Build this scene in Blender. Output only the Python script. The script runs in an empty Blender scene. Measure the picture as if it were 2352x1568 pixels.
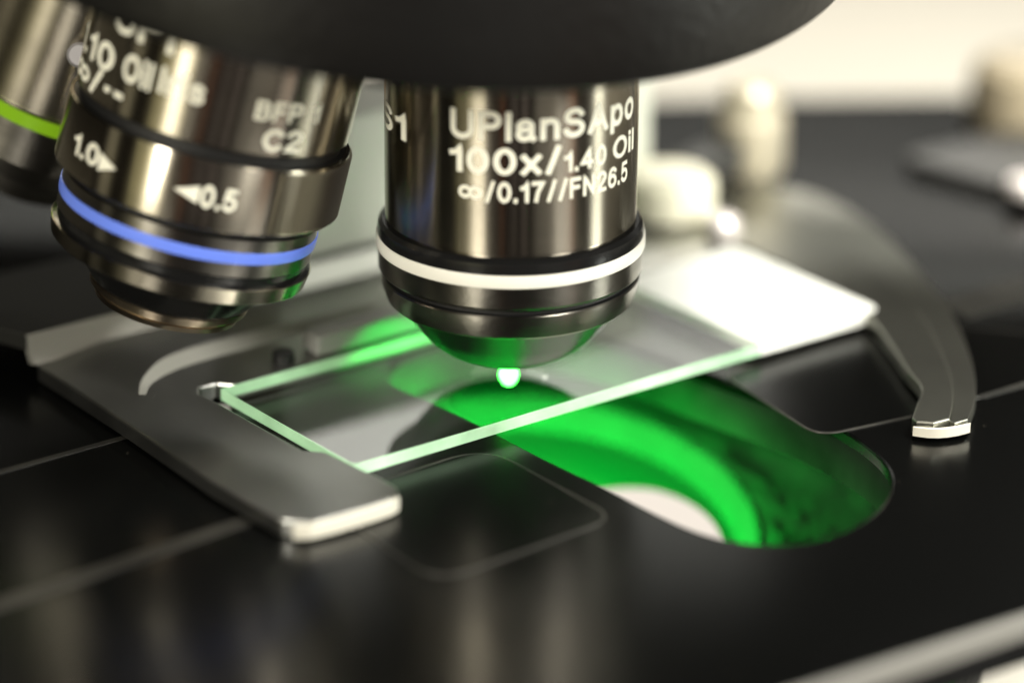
import bpy, bmesh, math
from mathutils import Vector, Matrix, Euler

# ------------------------------------------------------------------ camera, world, lamps, exposure
# Built in millimetres; one Blender unit is 100 mm.
MM = 0.01
SC = bpy.context.scene
SC.unit_settings.system = 'METRIC'
SC.unit_settings.scale_length = 0.1
COL = SC.collection

cam_data = bpy.data.cameras.new('camera')
cam = bpy.data.objects.new('camera', cam_data)
COL.objects.link(cam)
_R = Vector((0.999968, 0.00298218, 0.00742329))
_U = Vector((-0.00799991, 0.37276513, 0.92789124))
_F = Vector((0.0, 0.92792094, -0.37277706))
_m = Matrix((_R, _U, -_F)).transposed().to_4x4()
_m.translation = Vector((0.253, -337.977, 139.685)) * MM
cam.matrix_world = _m
cam_data.sensor_width = 36.0
cam_data.lens = 7465.35 / 2352 * 36.0
cam_data.clip_start = 0.05
cam_data.clip_end = 100.0
cam_data.dof.use_dof = True
cam_data.dof.focus_distance = 3.53
cam_data.dof.aperture_fstop = 0.64
cam_data.dof.aperture_blades = 0
SC.camera = cam

SC.view_settings.view_transform = 'Standard'
SC.view_settings.look = 'None'
SC.view_settings.exposure = 0.0
SC.view_settings.gamma = 1.0
SC.view_settings.use_curve_mapping = False
SC.cycles.use_denoising = True
SC.cycles.max_bounces = 10
SC.cycles.transparent_max_bounces = 16
SC.cycles.caustics_reflective = True
SC.cycles.sample_clamp_indirect = 8.0


class NT:
    """small helper round a node tree"""
    def __init__(self, tree):
        self.t = tree
        self.n = tree.nodes
        self.n.clear()

    def add(self, kind, **kw):
        nd = self.n.new(kind)
        for k, v in kw.items():
            if k.startswith('i_'):
                nd.inputs[k[2:].replace('_', ' ')].default_value = v
            else:
                setattr(nd, k, v)
        return nd

    def link(self, a, b):
        self.t.links.new(a, b)

    def math(self, op, a, b=None, c=None, clamp=False):
        nd = self.n.new('ShaderNodeMath')
        nd.operation = op
        nd.use_clamp = clamp
        for i, v in enumerate((a, b, c)):
            if v is None:
                continue
            if isinstance(v, (int, float)):
                nd.inputs[i].default_value = v
            else:
                self.link(v, nd.inputs[i])
        return nd.outputs[0]

    def ramp(self, fac, stops, interp='LINEAR'):
        nd = self.n.new('ShaderNodeValToRGB')
        cr = nd.color_ramp
        cr.interpolation = interp
        while len(cr.elements) > 1:
            cr.elements.remove(cr.elements[-1])
        cr.elements[0].position = stops[0][0]
        cr.elements[0].color = (*stops[0][1], 1)
        for p, c in stops[1:]:
            e = cr.elements.new(p)
            e.color = (*c, 1)
        self.link(fac, nd.inputs[0])
        return nd.outputs[0]


def build_world():
    w = bpy.data.worlds.new('World')
    SC.world = w
    w.use_nodes = True
    k = NT(w.node_tree)
    tc = k.add('ShaderNodeTexCoord')
    sep = k.add('ShaderNodeSeparateXYZ')
    k.link(tc.outputs['Generated'], sep.inputs[0])
    x, y, z = sep.outputs
    az = k.math('ARCTAN2', x, k.math('MULTIPLY', y, -1.0))        # 0 towards the photographer, + to the right
    u = k.math('ADD', k.math('DIVIDE', az, 2 * math.pi), 0.5)
    el = k.math('MULTIPLY', k.math('ARCSINE', z), 180 / math.pi)  # degrees

    def a(deg):
        return (deg + 180.0) / 360.0
    dk = (0.012, 0.010, 0.008)
    stops = [
        (a(-180), dk), (a(-80), dk), (a(-75), (0.36, 0.33, 0.24)), (a(-69), (0.30, 0.28, 0.20)), (a(-66), dk),
        (a(-51), dk), (a(-49), (0.50, 0.46, 0.26)), (a(-40), (0.60, 0.55, 0.30)),
        (a(-38), (1.5, 1.4, 0.85)), (a(-24), (1.3, 1.2, 0.75)), (a(-22), (0.06, 0.05, 0.035)),
        (a(-11), (0.05, 0.035, 0.03)), (a(-8), (0.22, 0.10, 0.06)), (a(-4), (0.02, 0.015, 0.015)), (a(4), (0.16, 0.14, 0.13)),
        (a(7), (0.015, 0.012, 0.01)), (a(12), (0.22, 0.19, 0.18)), (a(17), (0.015, 0.012, 0.01)),
        (a(25), (0.30, 0.28, 0.25)), (a(42), (0.34, 0.31, 0.27)), (a(46), (0.10, 0.09, 0.08)), (a(58), (0.40, 0.20, 0.12)),
        (a(61), (0.03, 0.025, 0.02)), (a(78), (0.10, 0.09, 0.08)), (a(84), (0.55, 0.50, 0.42)), (a(108), (0.6, 0.55, 0.46)),
        (a(112), (0.03, 0.03, 0.02)), (a(124), (0.04, 0.04, 0.03)), (a(130), (0.55, 0.52, 0.40)), (a(150), (0.45, 0.42, 0.36)),
        (a(154), dk),
    ]
    front = k.ramp(u, stops[:31])
    # the bright wall of the room behind the microscope
    band = k.math('MULTIPLY', k.math('MULTIPLY', k.math('SUBTRACT', el, 20.2), 0.36, clamp=True),
                  k.math('MULTIPLY', k.math('SUBTRACT', 26.5, el), 0.5, clamp=True), clamp=True)
    back = k.math('MULTIPLY', k.math('SUBTRACT', k.math('ABSOLUTE', az), 2.65), 4.0, clamp=True)
    bk = k.math('MULTIPLY', band, back)
    mix = k.add('ShaderNodeMix', data_type='RGBA')
    k.link(bk, mix.inputs['Factor'])
    k.link(front, mix.inputs['A'])
    mix.inputs['B'].default_value = (4.0, 3.95, 3.55, 1)
    # overhead and underneath are dim
    dim = k.math('ADD', k.math('MULTIPLY', k.math('SUBTRACT', 65.0, k.math('ABSOLUTE', el)), 0.03, clamp=True), 0.06)
    bg = k.add('ShaderNodeBackground')
    k.link(mix.outputs['Result'], bg.inputs['Color'])
    k.link(k.math('MULTIPLY', dim, 0.75), bg.inputs['Strength'])
    out = k.add('ShaderNodeOutputWorld')
    k.link(bg.outputs[0], out.inputs[0])


build_world()


BEAM_DOWN, BEAM_UP = 36.0, 2.2


def area(name, loc, target, size, power, color, sy=None):
    l = bpy.data.lights.new(name, 'AREA')
    l.energy = power
    l.color = color
    l.size = size
    if sy:
        l.shape = 'RECTANGLE'
        l.size_y = sy
    o = bpy.data.objects.new(name, l)
    COL.objects.link(o)
    o.location = Vector(loc)
    o.rotation_euler = (Vector(target) - Vector(loc)).to_track_quat('-Z', 'Y').to_euler()
    return o


area('ceiling_lamp', (1.8, -1.0, 4.2), (0.2, 0, 0), 1.0, 330, (1.0, 0.97, 0.88))
area('front_lamp', (-1.95, -3.5, 1.9), (0.0, 0, 0.2), 0.8, 150, (1.0, 0.95, 0.84), 1.0)
area('side_lamp', (3.0, -2.6, 2.2), (0.0, 0, 0.2), 1.1, 150, (1.0, 0.97, 0.90))
area('rear_lamp', (2.3, -0.35, 0.55), (-0.1, 0.5, 0.1), 0.45, 26, (0.97, 1.0, 0.90))
area('bench_lamp', (1.2, 4.0, 2.4), (0.9, 4.3, -1.0), 1.6, 150, (1.0, 0.95, 0.86))


# light of the laser beam itself, leaving the underside of the slide and scattered up at the objective's tip
for nm, zz, tz, pw, sz in (('beam_light', -0.0270, -1, BEAM_DOWN, 0.022), ('scattered_beam', 0.0008, 1, BEAM_UP, 0.018)):
    lo = area(nm, (0.0, -0.003, zz), (0.0, -0.003, tz), sz, pw, (0.0, 1.0, 0.06))
    lo.data.shape = 'DISK'


sl = bpy.data.lights.new('side_scatter', 'SPOT')
sl.energy = 2.2
sl.color = (0.0, 1.0, 0.08)
sl.spot_size = math.radians(66)
sl.spot_blend = 0.35
sl.shadow_soft_size = 0.0005
slo = bpy.data.objects.new('side_scatter', sl)
COL.objects.link(slo)
slo.location = (-0.004, 0.013, 0.004)
slo.rotation_euler = Vector((-0.18, 0.13, -0.10)).to_track_quat('-Z', 'Y').to_euler()


# ------------------------------------------------------------------ mesh helpers
def tag(o, label=None, cat=None, group=None, kind=None):
    if label:
        o['label'] = label
    if cat:
        o['category'] = cat
    if group:
        o['group'] = group
    if kind:
        o['kind'] = kind
    return o


def empty(name, loc=(0, 0, 0), rot=None):
    o = bpy.data.objects.new(name, None)
    COL.objects.link(o)
    o.empty_display_size = 0.05
    o.location = Vector(loc) * MM
    if rot is not None:
        o.rotation_mode = 'QUATERNION'
        o.rotation_quaternion = rot
    return o


def link_bm(name, bm, mat, parent=None, smooth=17):
    """link a bmesh built in millimetres as one mesh object"""
    bmesh.ops.scale(bm, vec=(MM, MM, MM), verts=bm.verts)
    bmesh.ops.recalc_face_normals(bm, faces=bm.faces)
    me = bpy.data.meshes.new(name)
    bm.to_mesh(me)
    bm.free()
    if isinstance(mat, (list, tuple)):
        for m in mat:
            me.materials.append(m)
    else:
        me.materials.append(mat)
    if smooth:
        me.shade_smooth()
        me.set_sharp_from_angle(angle=math.radians(smooth))
    o = bpy.data.objects.new(name, me)
    COL.objects.link(o)
    if parent:
        o.parent = parent
    return o


def lathe(prof, seg=128, knurl=None, closed=False):
    """revolve (r, z) round local z; knurl=(z0, z1, a0, a1, depth, count) ribs between two angles"""
    bm = bmesh.new()
    rings = []
    for r, z in prof:
        if r < 1e-4:
            rings.append([bm.verts.new((0, 0, z))] * seg)
            continue
        row = []
        for i in range(seg):
            t = 2 * math.pi * i / seg
            row.append(bm.verts.new((r * math.cos(t), r * math.sin(t), z)))
        rings.append(row)
    pairs = list(zip(rings, rings[1:]))
    if closed:
        pairs.append((rings[-1], rings[0]))
    for A, B in pairs:
        for i in range(seg):
            j = (i + 1) % seg
            vs = []
            for v in (A[i], A[j], B[j], B[i]):
                if v not in vs:
                    vs.append(v)
            if len(vs) > 2:
                bm.faces.new(vs)
    return bm


def smooth_loop(pts, n=2):
    for _ in range(n):
        q = []
        for i, p in enumerate(pts):
            r = pts[(i + 1) % len(pts)]
            q.append((0.75 * p[0] + 0.25 * r[0], 0.75 * p[1] + 0.25 * r[1]))
            q.append((0.25 * p[0] + 0.75 * r[0], 0.25 * p[1] + 0.75 * r[1]))
        pts = q
    return pts


def round_corners(pts, radii, seg=6):
    """round each corner of a polygon with its own radius"""
    out = []
    n = len(pts)
    for i in range(n):
        r = radii[i] if isinstance(radii, (list, tuple)) else radii
        p = Vector(pts[i])
        a = Vector(pts[i - 1]) - p
        b = Vector(pts[(i + 1) % n]) - p
        if r <= 0:
            out.append((p.x, p.y))
            continue
        ang = a.angle(b)
        d = min(r / math.tan(ang / 2), a.length * 0.48, b.length * 0.48)
        pa = p + a.normalized() * d
        pb = p + b.normalized() * d
        for s in range(seg + 1):
            t = s / seg
            q = pa * (1 - t) ** 2 + p * 2 * t * (1 - t) + pb * t ** 2
            out.append((q.x, q.y))
    return out


def area2(pts):
    return sum(p[0] * q[1] - q[0] * p[1] for p, q in zip(pts, pts[1:] + pts[:1])) / 2


def offset(pts, d):
    """move a loop inwards by d"""
    s = 1 if area2(pts) > 0 else -1
    out = []
    n = len(pts)
    for i in range(n):
        a, b, c = Vector(pts[i - 1]), Vector(pts[i]), Vector(pts[(i + 1) % n])
        e1 = (b - a)
        e2 = (c - b)
        n1 = Vector((-e1.y, e1.x))
        n2 = Vector((-e2.y, e2.x))
        if n1.length > 0:
            n1.normalize()
        if n2.length > 0:
            n2.normalize()
        m = n1 + n2
        if m.length < 1e-6:
            m = n1
        m.normalize()
        m *= min(1 / max(m.dot(n1), 0.5), 1.5)
        q = b + m * d * s
        out.append((q.x, q.y))
    return out


def prism(outer, z0, z1, holes=(), bevel=0.3, hole_bevel=0.3, bottom_bevel=False):
    """plate with its outline and holes, edges chamfered at the top"""
    bm = bmesh.new()
    loops_top, loops_bot = [], []

    def wall(loop, bev, hole):
        sgn = -1 if hole else 1
        rows = []
        if bottom_bevel:
            rows.append((offset(loop, bev * sgn * 0.8), z0))
            rows.append((loop, z0 + bev * 0.8))
        else:
            rows.append((loop, z0))
        if bev > 0:
            rows.append((loop, z1 - bev))
            rows.append((offset(loop, bev * 0.3 * sgn), z1 - bev * 0.3))
        rows.append((offset(loop, bev * sgn), z1))
        vr = [[bm.verts.new((p[0], p[1], z)) for p in pts] for pts, z in rows]
        n = len(loop)
        for A, B in zip(vr, vr[1:]):
            for i in range(n):
                j = (i + 1) % n
                bm.faces.new((A[i], A[j], B[j], B[i]))
        loops_top.append(vr[-1])
        loops_bot.append(vr[0])
    wall(outer, bevel, False)
    for h in holes:
        wall(h, hole_bevel, True)
    for loops in (loops_top, loops_bot):
        es = []
        for L in loops:
            for i in range(len(L)):
                e = bm.edges.get((L[i], L[(i + 1) % len(L)]))
                es.append(e)
        bmesh.ops.triangle_fill(bm, use_beauty=True, use_dissolve=False, edges=es)
    return bm


def box(bm, c, s, rotz=0.0, bevel=0.0, rot=None):
    mat = Matrix.Translation(Vector(c)) @ (rot.to_4x4() if rot else Matrix.Rotation(rotz, 4, 'Z')) @ Matrix.Diagonal((*s, 1))
    r = bmesh.ops.create_cube(bm, size=1.0, matrix=mat)
    if bevel:
        es = list({e for v in r['verts'] for e in v.link_edges})
        bmesh.ops.bevel(bm, geom=es, offset=bevel, segments=3, affect='EDGES', profile=0.5)
    return bm


# ------------------------------------------------------------------ materials
def pmat(name, base, rough=0.5, metal=0.0, spec=0.5, noise=None, bump=None, aniso=None, coat=0.0, emit=None,
         rough_noise=None, specks=None):
    m = bpy.data.materials.new(name)
    m.use_nodes = True
    k = NT(m.node_tree)
    b = k.add('ShaderNodeBsdfPrincipled')
    b.inputs['Base Color'].default_value = (*base, 1)
    b.inputs['Roughness'].default_value = rough
    b.inputs['Metallic'].default_value = metal
    b.inputs['Specular IOR Level'].default_value = spec
    b.inputs['Coat Weight'].default_value = coat
    out = k.add('ShaderNodeOutputMaterial')
    k.link(b.outputs[0], out.inputs[0])
    tc = k.add('ShaderNodeTexCoord')
    col = None
    if noise:
        scale, amount, stretch = noise
        mp = k.add('ShaderNodeMapping')
        mp.inputs['Scale'].default_value = stretch
        k.link(tc.outputs['Object'], mp.inputs[0])
        nz = k.add('ShaderNodeTexNoise')
        nz.inputs['Scale'].default_value = scale
        nz.inputs['Detail'].default_value = 6
        k.link(mp.outputs[0], nz.inputs['Vector'])
        lo = tuple(c * (1 - amount) for c in base)
        hi = tuple(min(1, c * (1 + amount)) for c in base)
        col = k.ramp(nz.outputs[0], [(0.3, lo), (0.7, hi)])
    if specks:
        sc, th, scol = specks
        vz = k.add('ShaderNodeTexNoise')
        vz.inputs['Scale'].default_value = sc
        vz.inputs['Detail'].default_value = 3
        mp2 = k.add('ShaderNodeMapping')
        mp2.inputs['Scale'].default_value = (1, 0.35, 1)
        mp2.inputs['Rotation'].default_value = (0, 0, 0.9)
        k.link(tc.outputs['Object'], mp2.inputs[0])
        k.link(mp2.outputs[0], vz.inputs['Vector'])
        clu = k.add('ShaderNodeTexNoise')
        clu.inputs['Scale'].default_value = 4.0
        k.link(tc.outputs['Object'], clu.inputs['Vector'])
        f = k.math('MULTIPLY', k.math('MULTIPLY', k.math('SUBTRACT', vz.outputs[0], th), 14.0, clamp=True),
                   k.math('MULTIPLY', k.math('SUBTRACT', clu.outputs[0], 0.42), 4.0, clamp=True))
        mx = k.add('ShaderNodeMix', data_type='RGBA')
        k.link(f, mx.inputs['Factor'])
        if col is not None:
            k.link(col, mx.inputs['A'])
        else:
            mx.inputs['A'].default_value = (*base, 1)
        mx.inputs['B'].default_value = (*scol, 1)
        col = mx.outputs['Result']
    if col is not None:
        k.link(col, b.inputs['Base Color'])
    if rough_noise:
        scale, lo, hi = rough_noise
        rz = k.add('ShaderNodeTexNoise')
        rz.inputs['Scale'].default_value = scale
        rz.inputs['Detail'].default_value = 5
        k.link(tc.outputs['Object'], rz.inputs['Vector'])
        mr = k.add('ShaderNodeMapRange')
        mr.inputs['From Min'].default_value = 0.3
        mr.inputs['From Max'].default_value = 0.7
        mr.inputs['To Min'].default_value = lo
        mr.inputs['To Max'].default_value = hi
        k.link(rz.outputs[0], mr.inputs['Value'])
        k.link(mr.outputs[0], b.inputs['Roughness'])
    if bump:
        scale, dist, stretch = bump
        mp = k.add('ShaderNodeMapping')
        mp.inputs['Scale'].default_value = stretch
        k.link(tc.outputs['Object'], mp.inputs[0])
        nz = k.add('ShaderNodeTexNoise')
        nz.inputs['Scale'].default_value = scale
        nz.inputs['Detail'].default_value = 4
        k.link(mp.outputs[0], nz.inputs['Vector'])
        bp = k.add('ShaderNodeBump')
        bp.inputs['Strength'].default_value = 1.0
        bp.inputs['Distance'].default_value = dist
        k.link(nz.outputs[0], bp.inputs['Height'])
        k.link(bp.outputs[0], b.inputs['Normal'])
    if aniso:
        amt, rot = aniso
        b.inputs['Anisotropic'].default_value = amt
        b.inputs['Anisotropic Rotation'].default_value = rot
        tg = k.add('ShaderNodeTangent', direction_type='RADIAL', axis='Z')
        k.link(tg.outputs[0], b.inputs['Tangent'])
    if emit:
        b.inputs['Emission Color'].default_value = (*emit[0], 1)
        b.inputs['Emission Strength'].default_value = emit[1]
    return m


M = {}
M['chrome'] = pmat('black_chrome', (0.46, 0.42, 0.34), 0.22, 1.0, noise=(3.0, 0.14, (1, 1, 6)), aniso=(0.96, 0.25))
M['chrome_band'] = pmat('turned_dark_metal', (0.26, 0.245, 0.215), 0.28, 1.0, noise=(5.0, 0.25, (1, 1, 4)), aniso=(0.85, 0.25),
                        bump=(40.0, 0.0004, (1, 1, 3)))
M['black_lacquer'] = pmat('black_lacquer', (0.008, 0.008, 0.008), 0.22, 0.0, bump=(25.0, 0.001, (1, 1, 1)))
M['black_matte'] = pmat('matte_black_anodised', (0.006, 0.006, 0.006), 0.5)
M['turret'] = pmat('black_crackle_paint', (0.0035, 0.0033, 0.003), 0.34, 0.0, bump=(70.0, 0.0012, (1, 1, 1)), spec=0.4)
M['white_ring'] = pmat('white_enamel', (0.92, 0.90, 0.80), 0.3)
M['blue_ring'] = pmat('blue_enamel', (0.15, 0.25, 0.88), 0.3)
M['green_ring'] = pmat('green_enamel', (0.23, 0.48, 0.01), 0.35)
M['ink'] = pmat('engraving_paint', (0.93, 0.91, 0.76), 0.5)
M['tip_gold'] = pmat('bronzed_metal', (0.46, 0.38, 0.28), 0.28, 1.0)
M['tip_dark'] = pmat('dark_cone_metal', (0.15, 0.17, 0.15), 0.30, 1.0, aniso=(0.6, 0.25))
M['nose_black'] = pmat('soot_black', (0.0004, 0.0004, 0.0004), 0.9, 0.0, spec=0.05)
M['lens'] = pmat('lens_glass', (0.02, 0.05, 0.05), 0.05, 0.0, spec=1.0)
M['stage'] = pmat('black_anodised_stage', (0.0018, 0.0019, 0.0018), 0.27, 0.0, spec=0.17, rough_noise=(1.6, 0.18, 0.25),
                  specks=(85.0, 0.72, (0.12, 0.11, 0.085)), bump=(160.0, 0.00006, (1, 1, 1)))
M['groove'] = pmat('worn_groove', (0.02, 0.019, 0.016), 0.4, 0.2, noise=(12, 0.5, (1, 1, 1)))
M['slot_wall'] = pmat('dark_slot_wall', (0.016, 0.016, 0.016), 0.8, 0.0, spec=0.0, noise=(6, 0.6, (1, 1, 1)))
M['worn'] = pmat('worn_edge', (0.022, 0.021, 0.018), 0.4, 0.2, noise=(14, 0.95, (1, 1, 1)))
M['trim'] = pmat('pale_grey_paint', (0.20, 0.195, 0.18), 0.4)
M['holder'] = pmat('satin_grey_metal', (0.36, 0.362, 0.345), 0.34, 1.0, noise=(7, 0.05, (1, 1, 1)),
                   rough_noise=(9, 0.31, 0.39), bump=(90.0, 0.00015, (1, 1, 1)))
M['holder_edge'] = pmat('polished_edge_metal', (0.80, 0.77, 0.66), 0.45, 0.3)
M['arm'] = pmat('brushed_arm_metal', (0.33, 0.33, 0.29), 0.36, 1.0, noise=(6, 0.15, (1, 1, 1)))
M['mount'] = pmat('pale_grey_mount', (0.72, 0.74, 0.65), 0.5)
M['knob'] = pmat('cream_knob', (0.86, 0.83, 0.66), 0.35)
M['knob_tan'] = pmat('nickel_knob', (0.62, 0.56, 0.43), 0.35, 0.3)
M['screw'] = pmat('bright_screw', (0.80, 0.74, 0.72), 0.3, 0.4)
M['label'] = pmat('frosted_white', (0.86, 0.87, 0.82), 0.7, noise=(60, 0.06, (1, 1, 1)))
M['knurl'] = pmat('knurled_dark_metal', (0.30, 0.28, 0.23), 0.35, 1.0)
M['amber'] = pmat('amber_paint', (0.9, 0.45, 0.03), 0.5)
M['bench'] = pmat('cream_bench', (0.74, 0.71, 0.63), 0.6, noise=(0.6, 0.06, (1, 1, 1)))
M['pad'] = pmat('dark_pad', (0.03, 0.03, 0.03), 0.5)
M['aluminium'] = pmat('grey_aluminium', (0.05, 0.05, 0.048), 0.5, 0.1, spec=0.3)
M['rear'] = pmat('dark_rear_metal', (0.02, 0.02, 0.018), 0.4, 0.2, spec=0.3)


def glass_sheet(name, ior):
    """clear glass: lets light through and mirrors at grazing angles"""
    m = bpy.data.materials.new(name)
    m.use_nodes = True
    k = NT(m.node_tree)
    fr = k.add('ShaderNodeFresnel')
    fr.inputs['IOR'].default_value = ior
    tr = k.add('ShaderNodeBsdfTransparent')
    tr.inputs[0].default_value = (0.96, 0.98, 0.96, 1)
    gl = k.add('ShaderNodeBsdfGlossy')
    gl.inputs['Roughness'].default_value = 0.03
    mx = k.add('ShaderNodeMixShader')
    geo = k.add('ShaderNodeNewGeometry')
    k.link(k.math('MULTIPLY', fr.outputs[0], k.math('SUBTRACT', 1.0, geo.outputs['Backfacing'])), mx.inputs[0])
    k.link(tr.outputs[0], mx.inputs[1])
    k.link(gl.outputs[0], mx.inputs[2])
    out = k.add('ShaderNodeOutputMaterial')
    k.link(mx.outputs[0], out.inputs[0])
    return m


def emitter(name, color, strength):
    m = bpy.data.materials.new(name)
    m.use_nodes = True
    k = NT(m.node_tree)
    e = k.add('ShaderNodeEmission')
    e.inputs[0].default_value = (*color, 1)
    e.inputs[1].default_value = strength
    out = k.add('ShaderNodeOutputMaterial')
    k.link(e.outputs[0], out.inputs[0])
    return m


M['glass'] = glass_sheet('clear_glass', 1.8)
M['glass_under'] = glass_sheet('clear_glass_underside', 1.001)
M['glass_edge'] = pmat('ground_glass_edge', (0.40, 0.60, 0.42), 0.5, noise=(9.0, 0.45, (1, 1, 1)), bump=(40.0, 0.002, (1, 1, 1)), emit=((0.50, 1.0, 0.45), 0.24))  # light piped through the glass is put in as mint colour and emission

# ------------------------------------------------------------------ directions of the slide
TH = 0.659
A_DIR = Vector((math.cos(TH), math.sin(TH), 0))     # along the slide
B_DIR = Vector((math.sin(TH), -math.cos(TH), 0))    # across the slide, towards the photographer
SLIDE_O = Vector((-32.2, -4.98, 0))                 # back left corner of the slide's top


def S(u, v, z=0.0):
    return SLIDE_O + A_DIR * u + B_DIR * v + Vector((0, 0, z))


# ------------------------------------------------------------------ bench
ZB = -110.0
bm = bmesh.new()
vs = [bm.verts.new(p) for p in ((-2500, -60, ZB), (2500, -60, ZB), (2500, 3500, ZB), (-2500, 3500, ZB))]
bm.faces.new(vs)
tag(link_bm('bench_top', bm, M['bench']), kind='structure')

# ------------------------------------------------------------------ stage
ZS = -2.3
stage = empty('microscope_stage', (0, 0, ZS))
tag(stage, 'black mechanical stage plate with a rounded slot under the glass slide', 'microscope stage')
stage_outer = [(-130, -177.4), (105, -16.12), (105, 66), (78, 101), (64, 112), (20, 109), (-160, 104)]
slot = [(-14.5, 3.5), (-10.8, -0.7), (-8.3, -3.2), (-3.3, -9.0), (3.8, -18.3), (9.8, -24.9), (15.0, -31.6), (19.6, -36.6), (24.0, -38.9),
        (28.4, -39.3), (33.0, -37.5), (37.6, -32.6), (40.4, -26.2), (40.9, -20.0), (38.9, -13.7), (35.2, -7.2), (30.8, -1.7),
        (26.2, 2.6), (21.5, 7.1), (16.7, 12.3), (10.5, 18.8), (3.0, 22.0), (-6.0, 19.0), (-13.0, 12.0)]
slot_s = smooth_loop(slot, 2)


def rel(o):
    """place a part modelled in world millimetres under a parent that stands elsewhere"""
    o.matrix_parent_inverse = Matrix.Translation(-o.parent.location)
    return o


rel(link_bm('stage_plate', prism(stage_outer, ZS - 1.4, ZS, [slot_s], 0.25, 0.35), M['stage'], stage))
under_outer = offset(stage_outer, 0.8)
slot_low = offset(slot_s, -0.3)
rel(link_bm('stage_body', prism(under_outer, ZS - 6.5, ZS - 1.41, [slot_low], 0.0, 0.0), M['slot_wall'], stage))


def strip(p, q, w, z0, z1, bev=0.12):
    p, q = Vector(p), Vector(q)
    d = (q - p).normalized()
    n = Vector((-d.y, d.x)) * (w / 2)
    return prism([tuple(p + n), tuple(p - n), tuple(q - n), tuple(q + n)], z0, z1, (), bev)


# pale painted rim along the front edge
fe0, fe1 = Vector((-130, -177.4)), Vector((105, -16.12))
fd = (fe1 - fe0).normalized()
fn = Vector((fd.y, -fd.x))
trim = [tuple(fe0 + fn * 1.3), tuple(fe1 + fn * 1.3), tuple(fe1 + fn * 0.05), tuple(fe0 + fn * 0.05)]
rel(link_bm('edge_trim', prism(trim, ZS - 2.3, ZS - 0.15, (), 0.3, 0.3), M['trim'], stage))
# worn seams that run parallel to the slide
for (p, q, w) in (((-75, -39.2), (-36.0, -9.0), 0.9), ((-75, -76.5), (-23.0, -31.3), 2.4), ((53.0, 26.6), (98.0, 59.8), 6.5),
                  ((53.2, -0.2), (100.0, 32.0), 0.9)):
    rel(link_bm('seam', strip(p, q, w, ZS + 0.02, ZS + 0.10, 0.03), M['groove'], stage))


def panel(name, loop, h=0.14, mats=('stage', 'worn')):
    """an inset panel: flat black face inside a narrow worn rim"""
    o = rel(link_bm(name, prism(loop, ZS + 0.01, ZS + h, (), 0.1), M[mats[0]], stage))
    inner, outer = offset(loop, 0.02), offset(loop, -0.32)
    rim = rel(link_bm('panel_rim', prism(outer, ZS + 0.012, ZS + 0.15, [inner], 0.08, 0.02), M[mats[1]], stage))
    rim.parent = o
    rim.matrix_parent_inverse = Matrix.Identity(4)
    return o


pf = round_corners([(-19.5, -29.8), (-2.6, -15.6), (10.9, -33.4), (-7.0, -48.6)], [1, 5, 3.5, 4], 10)
panel('inset_panel', pf)
pr = round_corners([(48.0, 22.5), (24.6, 5.6), (33.9, -11.6), (45.0, -5.8), (75.0, 15.5)], [1, 3.0, 3.0, 12, 1], 10)
panel('inset_panel', pr)

# metal scale plate and its screw at the far right of the stage
pl = empty('scale_plate', (64, 80, ZS))
tag(pl, 'blurred grey metal bar lying on the far right of the black stage', 'metal bar')
sp = round_corners([(52, 79), (70, 62), (112, 96), (98, 110)], [3, 3, 3, 3], 6)
o = rel(link_bm('bar', prism(sp, ZS + 0.02, ZS + 2.0, (), 0.4), M['aluminium'], pl))
bm = lathe([(0, 3.6), (2.4, 3.6), (2.8, 3.2), (2.8, 2.0)], 32)
bmesh.ops.translate(bm, vec=(67.6, 64.8, ZS), verts=bm.verts)
rel(link_bm('screw', bm, M['screw'], pl))

tk = empty('drive_knob', (73, 99, ZS))
tag(tk, 'blurred tan knob at the far right edge behind the black stage', 'knob')
bm = lathe([(0, 9.5), (6.0, 9.5), (8.2, 8.0), (8.8, 5.0), (8.8, 0.0), (8.0, -1.0)], 48)
bmesh.ops.translate(bm, vec=(73, 99, ZS + 0.5), verts=bm.verts)
M['tan'] = pmat('tan_paint', (0.45, 0.38, 0.26), 0.5)
rel(link_bm('knob_body', bm, M['tan'], tk))

# ------------------------------------------------------------------ condenser under the slot
CZ = -20.0
tilt = Euler((math.radians(10), 0, 0)).to_quaternion()
con = empty('condenser', (0, 0, CZ), tilt)
tag(con, 'condenser with concentric rings glowing green inside the stage slot', 'condenser')
M['con_dark'] = pmat('dark_cast_metal', (0.040, 0.040, 0.040), 0.7, 0.0, spec=0.05, noise=(7.0, 0.30, (1, 1, 1)), bump=(9.0, 0.022, (1, 1, 1)))
M['con_mid'] = pmat('grey_satin_metal', (0.017, 0.017, 0.017), 0.6, 0.0, spec=0.1)
M['con_bright'] = pmat('white_reflector', (0.036, 0.036, 0.036), 0.6, 0.0, spec=0.1, noise=(30, 0.1, (1, 1, 1)))
link_bm('housing', lathe([(0, -18), (55, -18), (55, -0.5), (54, -0.5), (54, -7.0), (44, -4.6), (34, -1.4), (32, -0.5), (29.6, 0.0), (29.0, 0.35), (28.6, 0.3)], 96), M['con_dark'], con)
link_bm('bright_ring', lathe([(28.55, 0.25), (28.3, 0.1), (27.7, -1.6), (26.9, -3.0), (26.6, -3.2)], 128), M['con_bright'], con)
link_bm('lens_mount', lathe([(26.6, -3.22), (22, -3.8), (15, -4.1), (8, -4.2), (0, -4.2)], 128), M['con_mid'], con)
M['cream_glow'] = emitter('cream_glow_emit', (1.0, 0.90, 0.78), 0.95)  # cream brightness in the slot, put in as an added emissive disc
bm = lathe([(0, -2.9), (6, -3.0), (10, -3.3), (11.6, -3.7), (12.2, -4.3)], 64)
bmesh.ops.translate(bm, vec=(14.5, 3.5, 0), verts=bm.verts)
link_bm('cream_glow', bm, M['cream_glow'], con)

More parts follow.
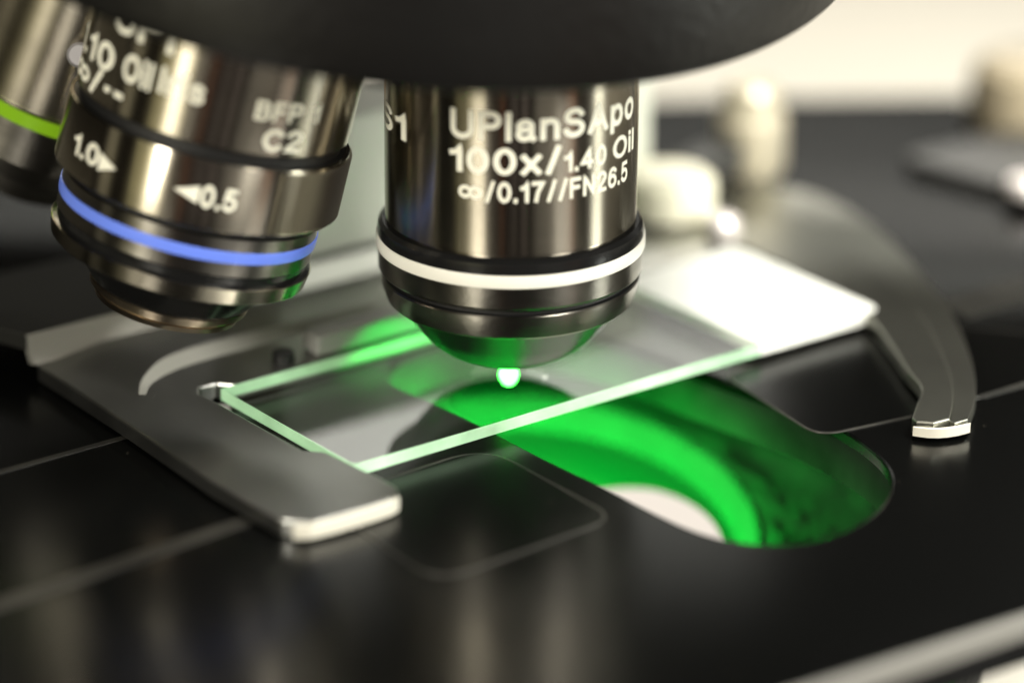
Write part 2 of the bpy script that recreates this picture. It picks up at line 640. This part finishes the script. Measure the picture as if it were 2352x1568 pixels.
# ------------------------------------------------------------------ slide
slide = empty('glass_slide', (0, 0, -1.3))
tag(slide, 'clear glass microscope slide with white frosted end and glowing pale green edges', 'glass slide')
T = 1.3
corners = [S(0, 0), S(0, 26), S(76, 26), S(76, 0)]
loop = round_corners([(c.x, c.y) for c in corners], [0.4, 0.9, 1.6, 1.6], 6)


def slab(loop, z0, z1, caps=True):
    bm = bmesh.new()
    a = [bm.verts.new((p[0], p[1], z0)) for p in loop]
    b = [bm.verts.new((p[0], p[1], z1)) for p in loop]
    if caps:
        bm.faces.new(b)
        bm.faces.new(a[::-1])
    return bm, a, b


bm, a_, b_ = slab(loop, -T + 0.01, 0)
for f in bm.faces:
    if f.normal.z < 0 or sum(v.co.z for v in f.verts) / len(f.verts) < -0.5:
        f.material_index = 1
rel(link_bm('glass_plate', bm, [M['glass'], M['glass_under']], slide, smooth=0))
# the ground rim of the glass, a thin band round the sheet
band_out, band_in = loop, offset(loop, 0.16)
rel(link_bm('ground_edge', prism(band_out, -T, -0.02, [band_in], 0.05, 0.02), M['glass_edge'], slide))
lab = [S(57.2, -0.05), S(57.2, 26.05), S(76.05, 26.05), S(76.05, -0.05)]
lab = round_corners([(c.x, c.y) for c in lab], [0.05, 0.05, 1.65, 1.65], 6)
rel(link_bm('frosted_end', prism(lab, -T - 0.03, 0.06, (), 0.04), M['label'], slide))

# laser spot: drop of immersion oil lit by the beam
M['laser'] = emitter('laser_glow', (0.06, 1.0, 0.075), 24.0)
spot = bmesh.new()
bmesh.ops.create_uvsphere(spot, u_segments=24, v_segments=16, radius=1.0,
                          matrix=Matrix.Translation((-0.1, -0.3, 0.0)) @ Matrix.Diagonal((1.12, 1.12, 1.3, 1)))
for v in spot.verts:
    w = 1.0 + 0.09 * math.sin(3.1 * v.co.x + 1.0) * math.cos(2.3 * v.co.y) - 0.10 * max(0.0, -v.co.z)
    v.co = Vector((v.co.x * w, v.co.y * w, v.co.z))
tag(link_bm('laser_spot', spot, M['laser']), 'glaring green laser spot where the beam meets the glass slide', 'laser spot')

# flattened film of immersion oil round the spot
oil = lathe([(0, 0.34), (1.6, 0.32), (3.0, 0.22), (4.0, 0.08), (4.3, 0.003)], 48)
M['oil'] = glass_sheet('immersion_oil', 1.5)
tag(link_bm('oil_drop', oil, M['oil'], smooth=60), 'thin clear film of oil spread on the slide round the laser spot', 'oil drop')

# ------------------------------------------------------------------ slide holder
hold = empty('slide_holder', (-40, -10, ZS))
tag(hold, 'grey metal slide holder with curved spring arm gripping the glass slide', 'slide holder')
plate = [(-53.4, 1.8), (-41.3, -14.8), (-30.8, -29.7), (-23.2, -38.9), (-19.6, -39.2), (-12.0, -33.6), (-11.3, -31.2), (-13.1, -28.6),
         (-19.6, -21.7), (-21.9, -21.4), (-32.6, -8.0), (-34.3, -6.3), (-34.5, -4.2), (-32.8, -3.0), (-30.6, -3.4),
         (-10.5, 12.3), (28.0, 42.4), (22.0, 50.0), (-43.0, 9.4)]
plate_s = round_corners(plate, [0.3, 0, 0, 2.6, 2.2, 1.4, 1.6, 0, 0.6, 0.6, 0.6, 0.8, 0.8, 0.8, 0.5, 0, 1, 1, 0], 6)
rel(link_bm('base_plate', prism(plate_s, -1.95, -0.12, (), 0.28), M['holder'], hold))
# bright machined front face of the plate
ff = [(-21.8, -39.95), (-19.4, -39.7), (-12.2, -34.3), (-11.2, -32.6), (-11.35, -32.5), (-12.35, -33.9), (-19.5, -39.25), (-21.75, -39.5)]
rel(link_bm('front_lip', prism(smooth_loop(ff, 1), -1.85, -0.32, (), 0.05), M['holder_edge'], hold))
# raised ledge round the pocket, with a polished sloping inner wall
ledge_in = smooth_loop([(-41.0, -6.6), (-40.8, -2.6), (-38.6, 2.2), (-34.0, 6.4), (-28.6, 9.8), (-23.2, 13.6)], 0)


def catmull(pts, n=8):
    out = []
    P = [pts[0]] + list(pts) + [pts[-1]]
    for i in range(1, len(P) - 2):
        p0, p1, p2, p3 = (Vector(q) for q in P[i - 1:i + 3])
        for s in range(n):
            t = s / n
            out.append(0.5 * ((2 * p1) + (-p0 + p2) * t + (2 * p0 - 5 * p1 + 4 * p2 - p3) * t * t + (-p0 + 3 * p1 - 3 * p2 + p3) * t ** 3))
    out.append(Vector(pts[-1]))
    return out


def ribbon(line_a, line_b, za, zb):
    bm = bmesh.new()
    a = [bm.verts.new((p[0], p[1], za)) for p in line_a]
    b = [bm.verts.new((p[0], p[1], zb)) for p in line_b]
    for i in range(len(a) - 1):
        bm.faces.new((a[i], a[i + 1], b[i + 1], b[i]))
    return bm


la = catmull([(-41.0, -6.6), (-41.0, -2.6), (-39.0, 2.2), (-34.4, 6.9), (-28.9, 10.9), (-23.4, 14.6), (-13.0, 22.7), (-2.0, 31.2)])
lb = catmull([(-40.2, -6.6), (-39.8, -3.2), (-37.6, 0.6), (-33.4, 4.6), (-28.2, 8.6), (-22.7, 12.9), (-12.5, 20.8), (-1.2, 29.6)])
def ledge_z(p):
    """the ledge rises gently from the corner of the plate to the back"""
    d = (p[0] + 41.0) * 0.57 + (p[1] + 6.6) * 0.82
    t = min(max(d / 9.0, 0.0), 1.0)
    return -0.115 + 0.86 * t * t * (3 - 2 * t)


bm = bmesh.new()
outer_line = catmull([(-52.9, 1.9), (-50.0, 4.2), (-43.0, 9.7), (-35.0, 15.9), (-25.0, 23.5), (-16.0, 30.4), (-9.0, 35.8), (-3.0, 40.4)])
n = len(la)
rows = []
for k in range(7):
    t = k / 6
    row = []
    for i in range(n):
        p = la[i] * (1 - t) + outer_line[i] * t
        row.append(bm.verts.new((p[0], p[1], ledge_z(p))))
    rows.append(row)
for A, B in zip(rows, rows[1:]):
    for i in range(n - 1):
        bm.faces.new((A[i], A[i + 1], B[i + 1], B[i]))
rel(link_bm('upper_ledge', bm, M['holder'], hold))
bm = bmesh.new()
ra = [bm.verts.new((p[0], p[1], ledge_z(p))) for p in la]
rb = [bm.verts.new((q[0], q[1], -0.112)) for q in lb]
for i in range(n - 1):
    bm.faces.new((ra[i], ra[i + 1], rb[i + 1], rb[i]))
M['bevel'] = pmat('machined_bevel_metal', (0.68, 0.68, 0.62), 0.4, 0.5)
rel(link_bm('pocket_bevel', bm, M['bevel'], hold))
# sloping step up to the rear plate
st0, st1 = Vector((-53.6, 1.6, -0.1)), Vector((-3.0, 40.3, -0.1))
up = Vector((-0.9, 1.15, 3.2))
bm = bmesh.new()
q = [st0, st1, st1 + up, st0 + up]
vs = [bm.verts.new(p) for p in q]
bk = [bm.verts.new(p + Vector((-0.8, 1.0, -0.2))) for p in q]
bm.faces.new(vs)
bm.faces.new(bk[::-1])
for i in range(4):
    j = (i + 1) % 4
    bm.faces.new((vs[j], vs[i], bk[i], bk[j]))
M['step'] = pmat('satin_step_metal', (0.36, 0.355, 0.32), 0.4, 0.5)
rel(link_bm('sloping_step', bm, M['step'], hold, smooth=0))
rear = [(-54.5, 2.8), (-3.9, 41.5), (-14, 56), (-72, 14.5)]
rel(link_bm('rear_plate', prism(rear, 1.2, 3.1, (), 0.25), M['rear'], hold))
# pale mounting block that carries the holder
bm = bmesh.new()
box(bm, (-8.5, 47.0, 11.6), (58, 12, 17), TH, 1.0)
rel(link_bm('mounting_block', bm, M['mount'], hold))
bm = bmesh.new()
box(bm, (-29.0, 45.6, 21.0), (8.0, 0.8, 6.0), 0.1, 0.2)
rel(link_bm('amber_tag', bm, M['amber'], hold))
bm = bmesh.new()
box(bm, (-29.0, 47.2, 14.0), (5.0, 2.2, 24.0), 0.1, 0.3)
rel(link_bm('tag_bracket', bm, M['rear'], hold))
# spring block behind the slide
M['block'] = pmat('dark_block_metal', (0.30, 0.30, 0.28), 0.4, 0.0)
bm = bmesh.new()
c = S(23.0, -2.8, 1.2)
box(bm, c, (18.0, 3.4, 2.6), TH, 0.5)
rel(link_bm('spring_block', bm, M['block'], hold))
bm = lathe([(0, 1.2), (1.1, 1.2), (1.3, 1.0), (1.3, -0.1)], 24)
c = S(10.3, -2.6, 0)
bmesh.ops.translate(bm, vec=c, verts=bm.verts)
rel(link_bm('spring_pin', bm, M['black_matte'], hold))

# curved spring arm
arm_out = catmull([(17.0, 61.0), (24.0, 65.0), (30.0, 66.0), (36.0, 65.2), (41.1, 61.0), (45.8, 52.0), (49.0, 40.3), (51.3, 28.3), (52.6, 16.9), (52.8, 4.7), (52.0, -4.2), (50.7, -9.6)], 6)
arm_in = catmull([(19.0, 52.0), (23.5, 46.0), (28.0, 43.0), (32.5, 37.0), (37.3, 29.4), (41.7, 20.9), (43.8, 11.2), (44.9, 3.3), (46.0, -3.1), (45.0, -7.5), (44.0, -11.6)], 6)
ridge = catmull([(30.0, 58.5), (36.0, 53.0), (40.5, 44.5), (44.8, 35.2), (48.1, 22.4), (49.5, 8.6), (49.7, -0.5), (49.1, -6.8), (48.1, -11.7)], 6)
loop_in = [tuple(p) for p in arm_out[:14]] + [tuple(p) for p in ridge] + [(46.2, -12.9), (44.4, -12.6)] + [tuple(p) for p in arm_in[::-1]]
loop_out = [tuple(p) for p in ridge[::-1]] + [tuple(p) for p in arm_out[14:]] + [(50.2, -11.2), (48.6, -12.3)]
rel(link_bm('spring_arm', prism(loop_in, -1.7, 0.0, (), 0.18), M['arm'], hold))
lo = offset(loop_out, 0.05)
rel(link_bm('arm_flange', prism(lo, -1.8, -0.3, (), 0.08), M['arm'], hold))
tip = smooth_loop([(44.0, -12.6), (46.2, -13.3), (48.4, -12.8), (50.4, -11.6), (50.5, -11.3), (48.4, -12.4), (46.2, -12.95), (44.2, -12.4)], 1)
rel(link_bm('arm_tip', prism(tip, -1.75, -0.65, (), 0.04), M['holder_edge'], hold))


def post(name, x, y, z0, prof, mat, seg=40):
    bm = lathe(prof, seg)
    bmesh.ops.translate(bm, vec=(x, y, z0), verts=bm.verts)
    return rel(link_bm(name, bm, mat, hold, smooth=32))


post('pivot_screw', 26.6, 46.2, 0.1, [(0, 2.6), (1.6, 2.5), (2.2, 1.9), (2.3, 0)], M['screw'])
post('clamp_knob', 20.3, 54.0, 0.1, [(0, 5.6), (4.6, 5.6), (5.6, 4.8), (5.8, 3.8), (5.8, 0.4), (5.2, 0)], M['knob'])
post('adjusting_knob', 31.6, 71.0, 0.1, [(0, 12.0), (2.9, 12.0), (3.8, 11.0), (4.1, 8.0), (4.7, 7.5), (4.8, 1.0), (4.2, 0), (3.0, -2.3)], M['knob_tan'])
bm = bmesh.new()
box(bm, (25.8, 65.0, 3.2), (11, 5, 4.0), 0.9, 0.6)
rel(link_bm('knob_link', bm, M['aluminium'], hold))


# ------------------------------------------------------------------ lettering wrapped on a barrel
def arc(cx, cy, rx, ry, a0, a1, n=14):
    return [(cx + rx * math.cos(math.radians(a0 + (a1 - a0) * i / n)), cy + ry * math.sin(math.radians(a0 + (a1 - a0) * i / n)))
            for i in range(n + 1)]


# letter forms as pen strokes: (advance width, strokes) on a capital height of one
GLYPH = {
    'U': (0.62, [[(0, 1), (0, 0.32)] + arc(0.31, 0.31, 0.31, 0.31, 180, 360) + [(0.62, 0.32), (0.62, 1)]]),
    'P': (0.58, [[(0, 0), (0, 1)], [(0, 1), (0.32, 1)] + arc(0.32, 0.74, 0.26, 0.26, 90, -90) + [(0.32, 0.48), (0, 0.48)]]),
    'l': (0.0, [[(0, 0), (0, 1)]]),
    'a': (0.48, [[(0.02, 0.48)] + arc(0.22, 0.51, 0.20, 0.19, 165, 0) + [(0.42, 0.5), (0.42, 0.1), (0.48, 0.0)],
                 [(0.42, 0.42), (0.2, 0.37)] + arc(0.18, 0.19, 0.18, 0.19, 90, 270) + [(0.3, 0.03), (0.42, 0.14)]]),
    'n': (0.46, [[(0, 0), (0, 0.7)], arc(0.23, 0.46, 0.23, 0.24, 180, 0) + [(0.46, 0.45), (0.46, 0)]]),
    'S': (0.60, [arc(0.30, 0.765, 0.27, 0.235, 15, 270) + arc(0.30, 0.265, 0.30, 0.265, 90, -165)[1:]]),
    's': (0.42, [arc(0.21, 0.53, 0.19, 0.17, 15, 270, 10) + arc(0.21, 0.18, 0.21, 0.18, 90, -165, 10)[1:]]),
    'A': (0.68, [[(0, 0), (0.34, 1), (0.68, 0)], [(0.13, 0.33), (0.55, 0.33)]]),
    'p': (0.50, [[(0, -0.27), (0, 0.7)], arc(0.25, 0.35, 0.25, 0.35, 0, 360, 22)]),
    'o': (0.52, [arc(0.26, 0.35, 0.26, 0.35, 0, 360, 22)]),
    '1': (0.26, [[(0, 0.74), (0.15, 0.78), (0.26, 1), (0.26, 0)]]),
    '0': (0.52, [arc(0.26, 0.5, 0.26, 0.5, 0, 360, 24)]),
    'x': (0.46, [[(0, 0.7), (0.46, 0)], [(0.46, 0.7), (0, 0)]]),
    '/': (0.30, [[(0, -0.04), (0.30, 1.04)]]),
    '.': (0.0, [[(0, -0.01), (0, 0.05)]]),
    '4': (0.56, [[(0.42, 0), (0.42, 1), (0, 0.28), (0.56, 0.28)]]),
    'O': (0.72, [arc(0.36, 0.5, 0.36, 0.5, 0, 360, 28)]),
    'i': (0.0, [[(0, 0), (0, 0.7)], [(0, 0.97), (0, 1.03)]]),
    '\u221e': (1.12, [arc(0.28, 0.40, 0.28, 0.27, 0, 360, 18), arc(0.84, 0.40, 0.28, 0.27, 180, -180, 18)]),
    '7': (0.50, [[(0, 1), (0.50, 1), (0.25, 0.5), (0.16, 0)]]),
    'F': (0.48, [[(0, 0), (0, 1)], [(0, 1), (0.48, 1)], [(0, 0.53), (0.42, 0.53)]]),
    'N': (0.56, [[(0, 0), (0, 1), (0.56, 0), (0.56, 1)]]),
    '2': (0.52, [arc(0.26, 0.74, 0.26, 0.26, 165, -25) + [(0.28, 0.38), (0.05, 0.16), (0.0, 0.0), (0.52, 0.0)]]),
    '6': (0.52, [arc(0.26, 0.30, 0.26, 0.30, 0, 360, 20), arc(0.29, 0.52, 0.29, 0.48, 45, 180)]),
    '5': (0.52, [[(0.47, 1), (0.09, 1), (0.03, 0.5)] + arc(0.25, 0.31, 0.27, 0.31, 130, -150)]),
    'I': (0.0, [[(0, 0), (0, 1)]]),
    'r': (0.28, [[(0, 0), (0, 0.7)], arc(0.25, 0.42, 0.25, 0.27, 180, 80, 8)]),
    'B': (0.56, [[(0, 0), (0, 1)], [(0, 1), (0.3, 1)] + arc(0.3, 0.765, 0.22, 0.235, 90, -90) + [(0, 0.53)],
                 [(0.3, 0.53)] + arc(0.3, 0.265, 0.26, 0.265, 90, -90) + [(0, 0.0)]]),
    'C': (0.66, [arc(0.36, 0.5, 0.36, 0.5, 42, 318, 22)]),
    '-': (0.40, [[(0, 0.36), (0.40, 0.36)]]),
    ' ': (0.12, []),
}


def wrapped_text(name, body, r, phi0, phi1, z, cap, parent, lift=0.03, weight=0.185, turned=False):
    """painted lettering wrapped round local z; phi in degrees from local -y towards +x; z = baseline, cap = capital height (mm)"""
    strokes = []
    x = weight / 2
    for ch in body:
        adv, st = GLYPH[ch]
        for k, line in enumerate(st):
            strokes.append((k, [(px + x, py * (1 - weight) + weight / 2) for px, py in line]))
        x += adv + weight + 0.13
    total = x - 0.13 - weight / 2
    bm = bmesh.new()
    arcl = math.radians(phi1 - phi0) * r
    for k, line in strokes:
        fine = [line[0]]
        for a, b in zip(line, line[1:]):
            m = max(1, int(math.hypot(b[0] - a[0], b[1] - a[1]) / 0.12))
            fine += [(a[0] + (b[0] - a[0]) * t / m, a[1] + (b[1] - a[1]) * t / m) for t in range(1, m + 1)]
        V = [Vector(p) for p in fine]
        closed = (V[0] - V[-1]).length < 1e-4
        n = len(V)
        left, right = [], []
        for i in range(n):
            if closed:
                a, c = V[i - 1 if i else n - 2], V[i + 1 if i < n - 1 else 1]
            else:
                a, c = V[max(i - 1, 0)], V[min(i + 1, n - 1)]
            e1 = (V[i] - a) if (V[i] - a).length > 1e-6 else (c - V[i])
            e2 = (c - V[i]) if (c - V[i]).length > 1e-6 else e1
            n1, n2 = Vector((-e1.y, e1.x)).normalized(), Vector((-e2.y, e2.x)).normalized()
            mtr = (n1 + n2).normalized() if (n1 + n2).length > 1e-3 else n1
            w = weight / 2 / max(mtr.dot(n1), 0.55)
            p = V[i]
            if not closed and i in (0, n - 1):
                d = (V[1] - V[0]) if i == 0 else (V[-2] - V[-1])
                p = p - d.normalized() * weight * 0.45
            left.append(p + mtr * w)
            right.append(p - mtr * w)
        vl = []
        for side in (left, right):
            row = []
            for p in side:
                px, py = p
                if turned:
                    px, py = total * (1 - py) , px / total
                ph = math.radians(phi0) + px / total * arcl / r
                rr = r + lift + 0.012 * k
                row.append(bm.verts.new((rr * math.sin(ph), -rr * math.cos(ph), z + py * cap)))
            vl.append(row)
        for i in range(n - 1):
            bm.faces.new((vl[0][i], vl[0][i + 1], vl[1][i + 1], vl[1][i]))
    return link_bm(name, bm, M['ink'], parent, smooth=0)


def mark_mesh(name, polys, r, parent, lift=0.035):
    """small painted triangles on a barrel: polys of (phi degrees, z)"""
    bm = bmesh.new()
    for poly in polys:
        bm.faces.new([bm.verts.new((p[0], p[1], 0)) for p in poly])
    for i in range(-40, 60, 2):
        bmesh.ops.bisect_plane(bm, geom=bm.verts[:] + bm.edges[:] + bm.faces[:], plane_co=(i, 0, 0), plane_no=(1, 0, 0))
    for v in bm.verts:
        ph = math.radians(v.co.x)
        v.co = Vector(((r + lift) * math.sin(ph), -(r + lift) * math.cos(ph), v.co.y))
    return link_bm(name, bm, M['ink'], parent, smooth=0)


# ------------------------------------------------------------------ working objective (vertical)
ob = empty('objective_lens', (0, 0, 0.9))
tag(ob, 'upright dark metal objective with a white ring, its tip over the green laser spot', 'objective lens', 'objective lenses on the nosepiece')
L = []


def part(name, prof, mat, parent, seg=160):
    return link_bm(name, lathe(prof, seg), mat, parent, smooth=22)


z_ = lambda z: z - 0.9
part('barrel', [(13.87, z_(62)), (13.87, z_(19.3)), (13.5, z_(19.1)), (13.5, z_(18.6))], M['chrome'], ob)
part('shoulder', [(13.45, z_(18.95)), (14.2, z_(18.9)), (14.62, z_(18.5)), (14.72, z_(17.9)), (14.72, z_(17.25))], M['black_lacquer'], ob)
part('white_band', [(14.70, z_(17.3)), (14.86, z_(17.22)), (14.9, z_(16.9)), (14.9, z_(16.1)), (14.84, z_(15.85)), (14.7, z_(15.8))], M['white_ring'], ob)
part('front_barrel', [(14.68, z_(15.85)), (14.66, z_(13.5)), (14.5, z_(13.2))], M['chrome_band'], ob)
part('joint_groove', [(14.5, z_(13.22)), (13.7, z_(13.1)), (13.75, z_(12.55)), (14.2, z_(12.45))], M['black_matte'], ob)
part('nose_ring', [(14.15, z_(12.47)), (14.35, z_(12.3)), (14.25, z_(11.3)), (13.75, z_(9.8)), (13.4, z_(9.45)), (12.7, z_(9.4))], M['chrome_band'], ob)
part('cone', [(12.72, z_(9.45)), (12.2, z_(8.9)), (10.6, z_(6.6)), (9.1, z_(4.9)), (7.6, z_(3.8)), (6.8, z_(3.35))], M['tip_dark'], ob)
part('nose_tip', [(6.82, z_(3.36)), (6.3, z_(3.1)), (1.9, z_(2.5))], M['nose_black'], ob, 64)
part('front_lens', [(1.92, z_(2.52)), (1.5, z_(1.6)), (0, z_(1.4))], M['nose_black'], ob, 48)
W_R = 13.87
wrapped_text('lettering', 'UPlanSApo', W_R, -27.4, 70.0, 32.0 - 0.9, 3.3, ob)
wrapped_text('lettering', '100x/', W_R, -28.0, 22.3, 28.3 - 0.9, 3.0, ob)
wrapped_text('lettering', '1.40', W_R, 23.8, 46.8, 28.2 - 0.9, 2.35, ob)
wrapped_text('lettering', 'Oil', W_R, 51.5, 71.5, 28.2 - 0.9, 2.5, ob)
wrapped_text('lettering', '\u221e/0.17//FN26.5', W_R, -23.6, 64.4, 25.2 - 0.9, 2.35, ob)
wrapped_text('lettering', 'S1', W_R, -84.0, -53.8, 30.0 - 0.9, 3.0, ob)

# ------------------------------------------------------------------ turret geometry shared by the tilted objectives
APEX = Vector((0, 0, 157.2))


def axis_rot(d):
    """rotation whose local -z is d and whose local -y looks towards the photographer"""
    d = Vector(d).normalized()
    zl = -d
    yl = Vector((0, 1, 0)) - zl * zl.y
    yl.normalize()
    xl = yl.cross(zl)
    return Matrix((xl, yl, zl)).transposed().to_quaternion(), d


# ------------------------------------------------------------------ blue ringed objective
rotB, dB = axis_rot((-0.257, -0.036, -1))
TB = 153.7
ob2 = empty('objective_lens', APEX + dB * TB, rotB)
tag(ob2, 'tilted dark metal objective with a blue ring and knurled iris collar', 'objective lens', 'objective lenses on the nosepiece')
t_ = lambda t: TB - t
part('barrel', [(14.75, t_(96)), (14.9, t_(110)), (14.95, t_(128.5)), (14.7, t_(128.7))], M['chrome'], ob2)
part('upper_groove', [(14.85, t_(128.68)), (14.35, t_(128.8)), (14.35, t_(129.9)), (15.1, t_(130.0))], M['black_matte'], ob2)
part('iris_collar', [(14.9, t_(129.95)), (15.36, t_(129.98)), (15.4, t_(130.08)), (15.5, t_(137.2)), (15.35, t_(137.4)), (14.3, t_(137.45))], M['chrome'], ob2)
part('lower_groove', [(14.6, t_(137.42)), (13.8, t_(137.6)), (13.8, t_(138.3)), (14.1, t_(138.4))], M['black_matte'], ob2)
part('front_barrel', [(13.9, t_(138.35)), (14.15, t_(138.5)), (14.15, t_(139.85)), (14.15, t_(142.6)), (14.0, t_(142.75))], M['chrome_band'], ob2)
part('blue_band', [(14.1, t_(139.8)), (14.28, t_(139.9)), (14.3, t_(140.2)), (14.3, t_(140.85)), (14.26, t_(141.1)), (14.1, t_(141.15))], M['blue_ring'], ob2)
part('joint_groove', [(14.05, t_(142.7)), (13.95, t_(142.8)), (13.85, t_(143.8)), (14.3, t_(143.95))], M['black_lacquer'], ob2)
part('nose_ring', [(14.2, t_(143.92)), (14.45, t_(144.05)), (14.4, t_(144.3)), (14.15, t_(145.7)), (13.9, t_(145.9)), (12.8, t_(146.0))], M['chrome'], ob2)
part('cone', [(12.9, t_(145.95)), (11.5, t_(146.3)), (10.6, t_(147.6)), (8.75, t_(149.95))], M['black_lacquer'], ob2)
part('tip_ring', [(8.6, t_(149.9)), (8.9, t_(150.0)), (8.8, t_(150.6)), (8.4, t_(150.75)), (8.0, t_(150.8)), (7.95, t_(151.2)), (8.15, t_(151.3)), (7.95, t_(151.9)), (7.2, t_(152.1))], M['tip_gold'], ob2)
part('tip', [(7.25, t_(152.05)), (6.0, t_(152.6)), (4.2, t_(153.2)), (0, t_(153.2))], M['lens'], ob2)
# knurled grip: fine ribs over part of the collar
bm = bmesh.new()
nrib = 46
for i in range(nrib):
    ph = math.radians(35 + i * 2.5)
    w = math.radians(0.6)
    for_z = ((t_(130.3), 15.40), (t_(137.0), 15.49))
    row = []
    for zz, rr in for_z:
        row.append([bm.verts.new((r2 * math.sin(p2), -r2 * math.cos(p2), zz)) for p2, r2 in ((ph - w, rr - 0.02), (ph, rr + 0.34), (ph + w, rr - 0.02))])
    a, b = row
    bm.faces.new((a[0], a[1], b[1], b[0]))
    bm.faces.new((a[1], a[2], b[2], b[1]))
    bm.faces.new((a[0], a[2], a[1]))
    bm.faces.new((b[0], b[1], b[2]))
o = link_bm('knurling', bm, M['knurl'], ob2, smooth=0)
B_R = 14.95
wrapped_text('lettering', '1.10', B_R, -86, -47.0, t_(125.1), 3.0, ob2)
wrapped_text('lettering', 'Oil', B_R, -41.0, -26.2, t_(124.9), 3.0, ob2)
wrapped_text('lettering', 'Iris', B_R, -22.7, -3.5, t_(124.6), 2.9, ob2)
wrapped_text('lettering', 'UPl', B_R, -52, -20.0, t_(120.4), 3.1, ob2)
wrapped_text('lettering', '\u221e/', B_R, -83, -52.0, t_(128.0), 2.7, ob2)
mark_mesh('lettering', [[(-49.0, t_(127.0)), (-38.0, t_(127.0)), (-38.0, t_(126.4)), (-49.0, t_(126.4))]], B_R, ob2)
wrapped_text('lettering', 'BFP 1', B_R, 17.4, 47.5, t_(124.75), 2.15, ob2)
wrapped_text('lettering', 'C2', B_R, 23.3, 41.5, t_(128.0), 2.45, ob2)
wrapped_text('lettering', '0.5', 15.46, 4.0, 18.4, t_(135.0), 2.5, ob2)
wrapped_text('lettering', '1.0', 15.46, -58.5, -41.0, t_(134.9), 2.4, ob2)
mark_mesh('arrow_mark', [[(-6.8, t_(133.7)), (3.2, t_(132.8)), (3.2, t_(134.7))]], 15.47, ob2)
mark_mesh('arrow_mark', [[(-40.4, t_(133.0)), (-40.4, t_(135.0)), (-31.5, t_(134.0))]], 15.47, ob2)

# ------------------------------------------------------------------ green ringed objective, partly out of frame
rotG, dG = axis_rot((-0.405, 0.165, -1))
ob3 = empty('objective_lens', APEX + dG * 155.2, rotG)
tag(ob3, 'blurred dark objective with a bright green ring at the left edge', 'objective lens', 'objective lenses on the nosepiece')
g_ = lambda t: 152 - t
part('barrel', [(13.9, g_(100)), (13.9, g_(136.2)), (14.2, g_(136.4))], M['chrome'], ob3)
part('green_band', [(14.1, g_(136.35)), (14.4, g_(136.45)), (14.4, g_(138.0)), (14.1, g_(138.1))], M['green_ring'], ob3)
part('front_barrel', [(14.15, g_(138.05)), (14.1, g_(143.0)), (13.0, g_(145.5)), (9.5, g_(148.5)), (8.5, g_(150.5)), (4.0, g_(151.8)), (0, g_(152))], M['chrome_band'], ob3)

# ------------------------------------------------------------------ revolving nosepiece
rotT, dT = axis_rot((-0.150, 0.197, -1))
TT = 105.2
tur = empty('nosepiece', APEX + dT * TT, rotT)
tag(tur, 'big round black nosepiece above, carrying the objectives', 'revolving nosepiece')
part('turret_shell', [(0, 52), (24, 50), (38, 42), (47.5, 28), (52.5, 14), (54.6, 5), (55.3, 1.2), (55.3, 0.5), (54.9, 0.05), (54.2, -0.1), (53.2, 0.2), (52.6, 1.2)],
     M['turret'], tur, 200)
part('turret_plate', [(52.7, 1.3), (52.5, 6.0), (0, 7.0)], M['black_matte'], tur, 120)
bm = lathe([(0, 1.6), (1.1, 1.6), (1.4, 1.3), (1.4, 0)], 24)
bmesh.ops.rotate(bm, cent=(0, 0, 0), matrix=Matrix.Rotation(math.radians(75), 3, 'X'), verts=bm.verts)
M['dull_screw'] = pmat('dull_screw', (0.26, 0.25, 0.26), 0.5, 0.3)
scr = link_bm('set_screw', bm, M['dull_screw'], None)
scr_pos = Vector((-47.5, 6.0, 35.1))
scr.parent = ob3
inv = (Matrix.Translation((APEX + dG * 155.2) * MM) @ rotG.to_matrix().to_4x4()).inverted()
scr.matrix_parent_inverse = inv
scr.location = scr_pos * MM

# unseen black boxes added above and behind to keep bright reflections off the stage
blocker = empty('reflection_blocker', (10, 96, 20))
tag(blocker, 'unseen black boxes added behind the nosepiece to darken reflections in the stage', 'reflection_blocker')
bm = bmesh.new()
box(bm, (0, 96, 106), (300, 16, 84), 0, 3)
box(bm, (-92, 97, 38), (108, 14, 36), 0, 3)
box(bm, (93.5, 97, 46), (113, 14, 34), 0, 3)
rel(link_bm('blocker_boxes', bm, M['turret'], blocker))
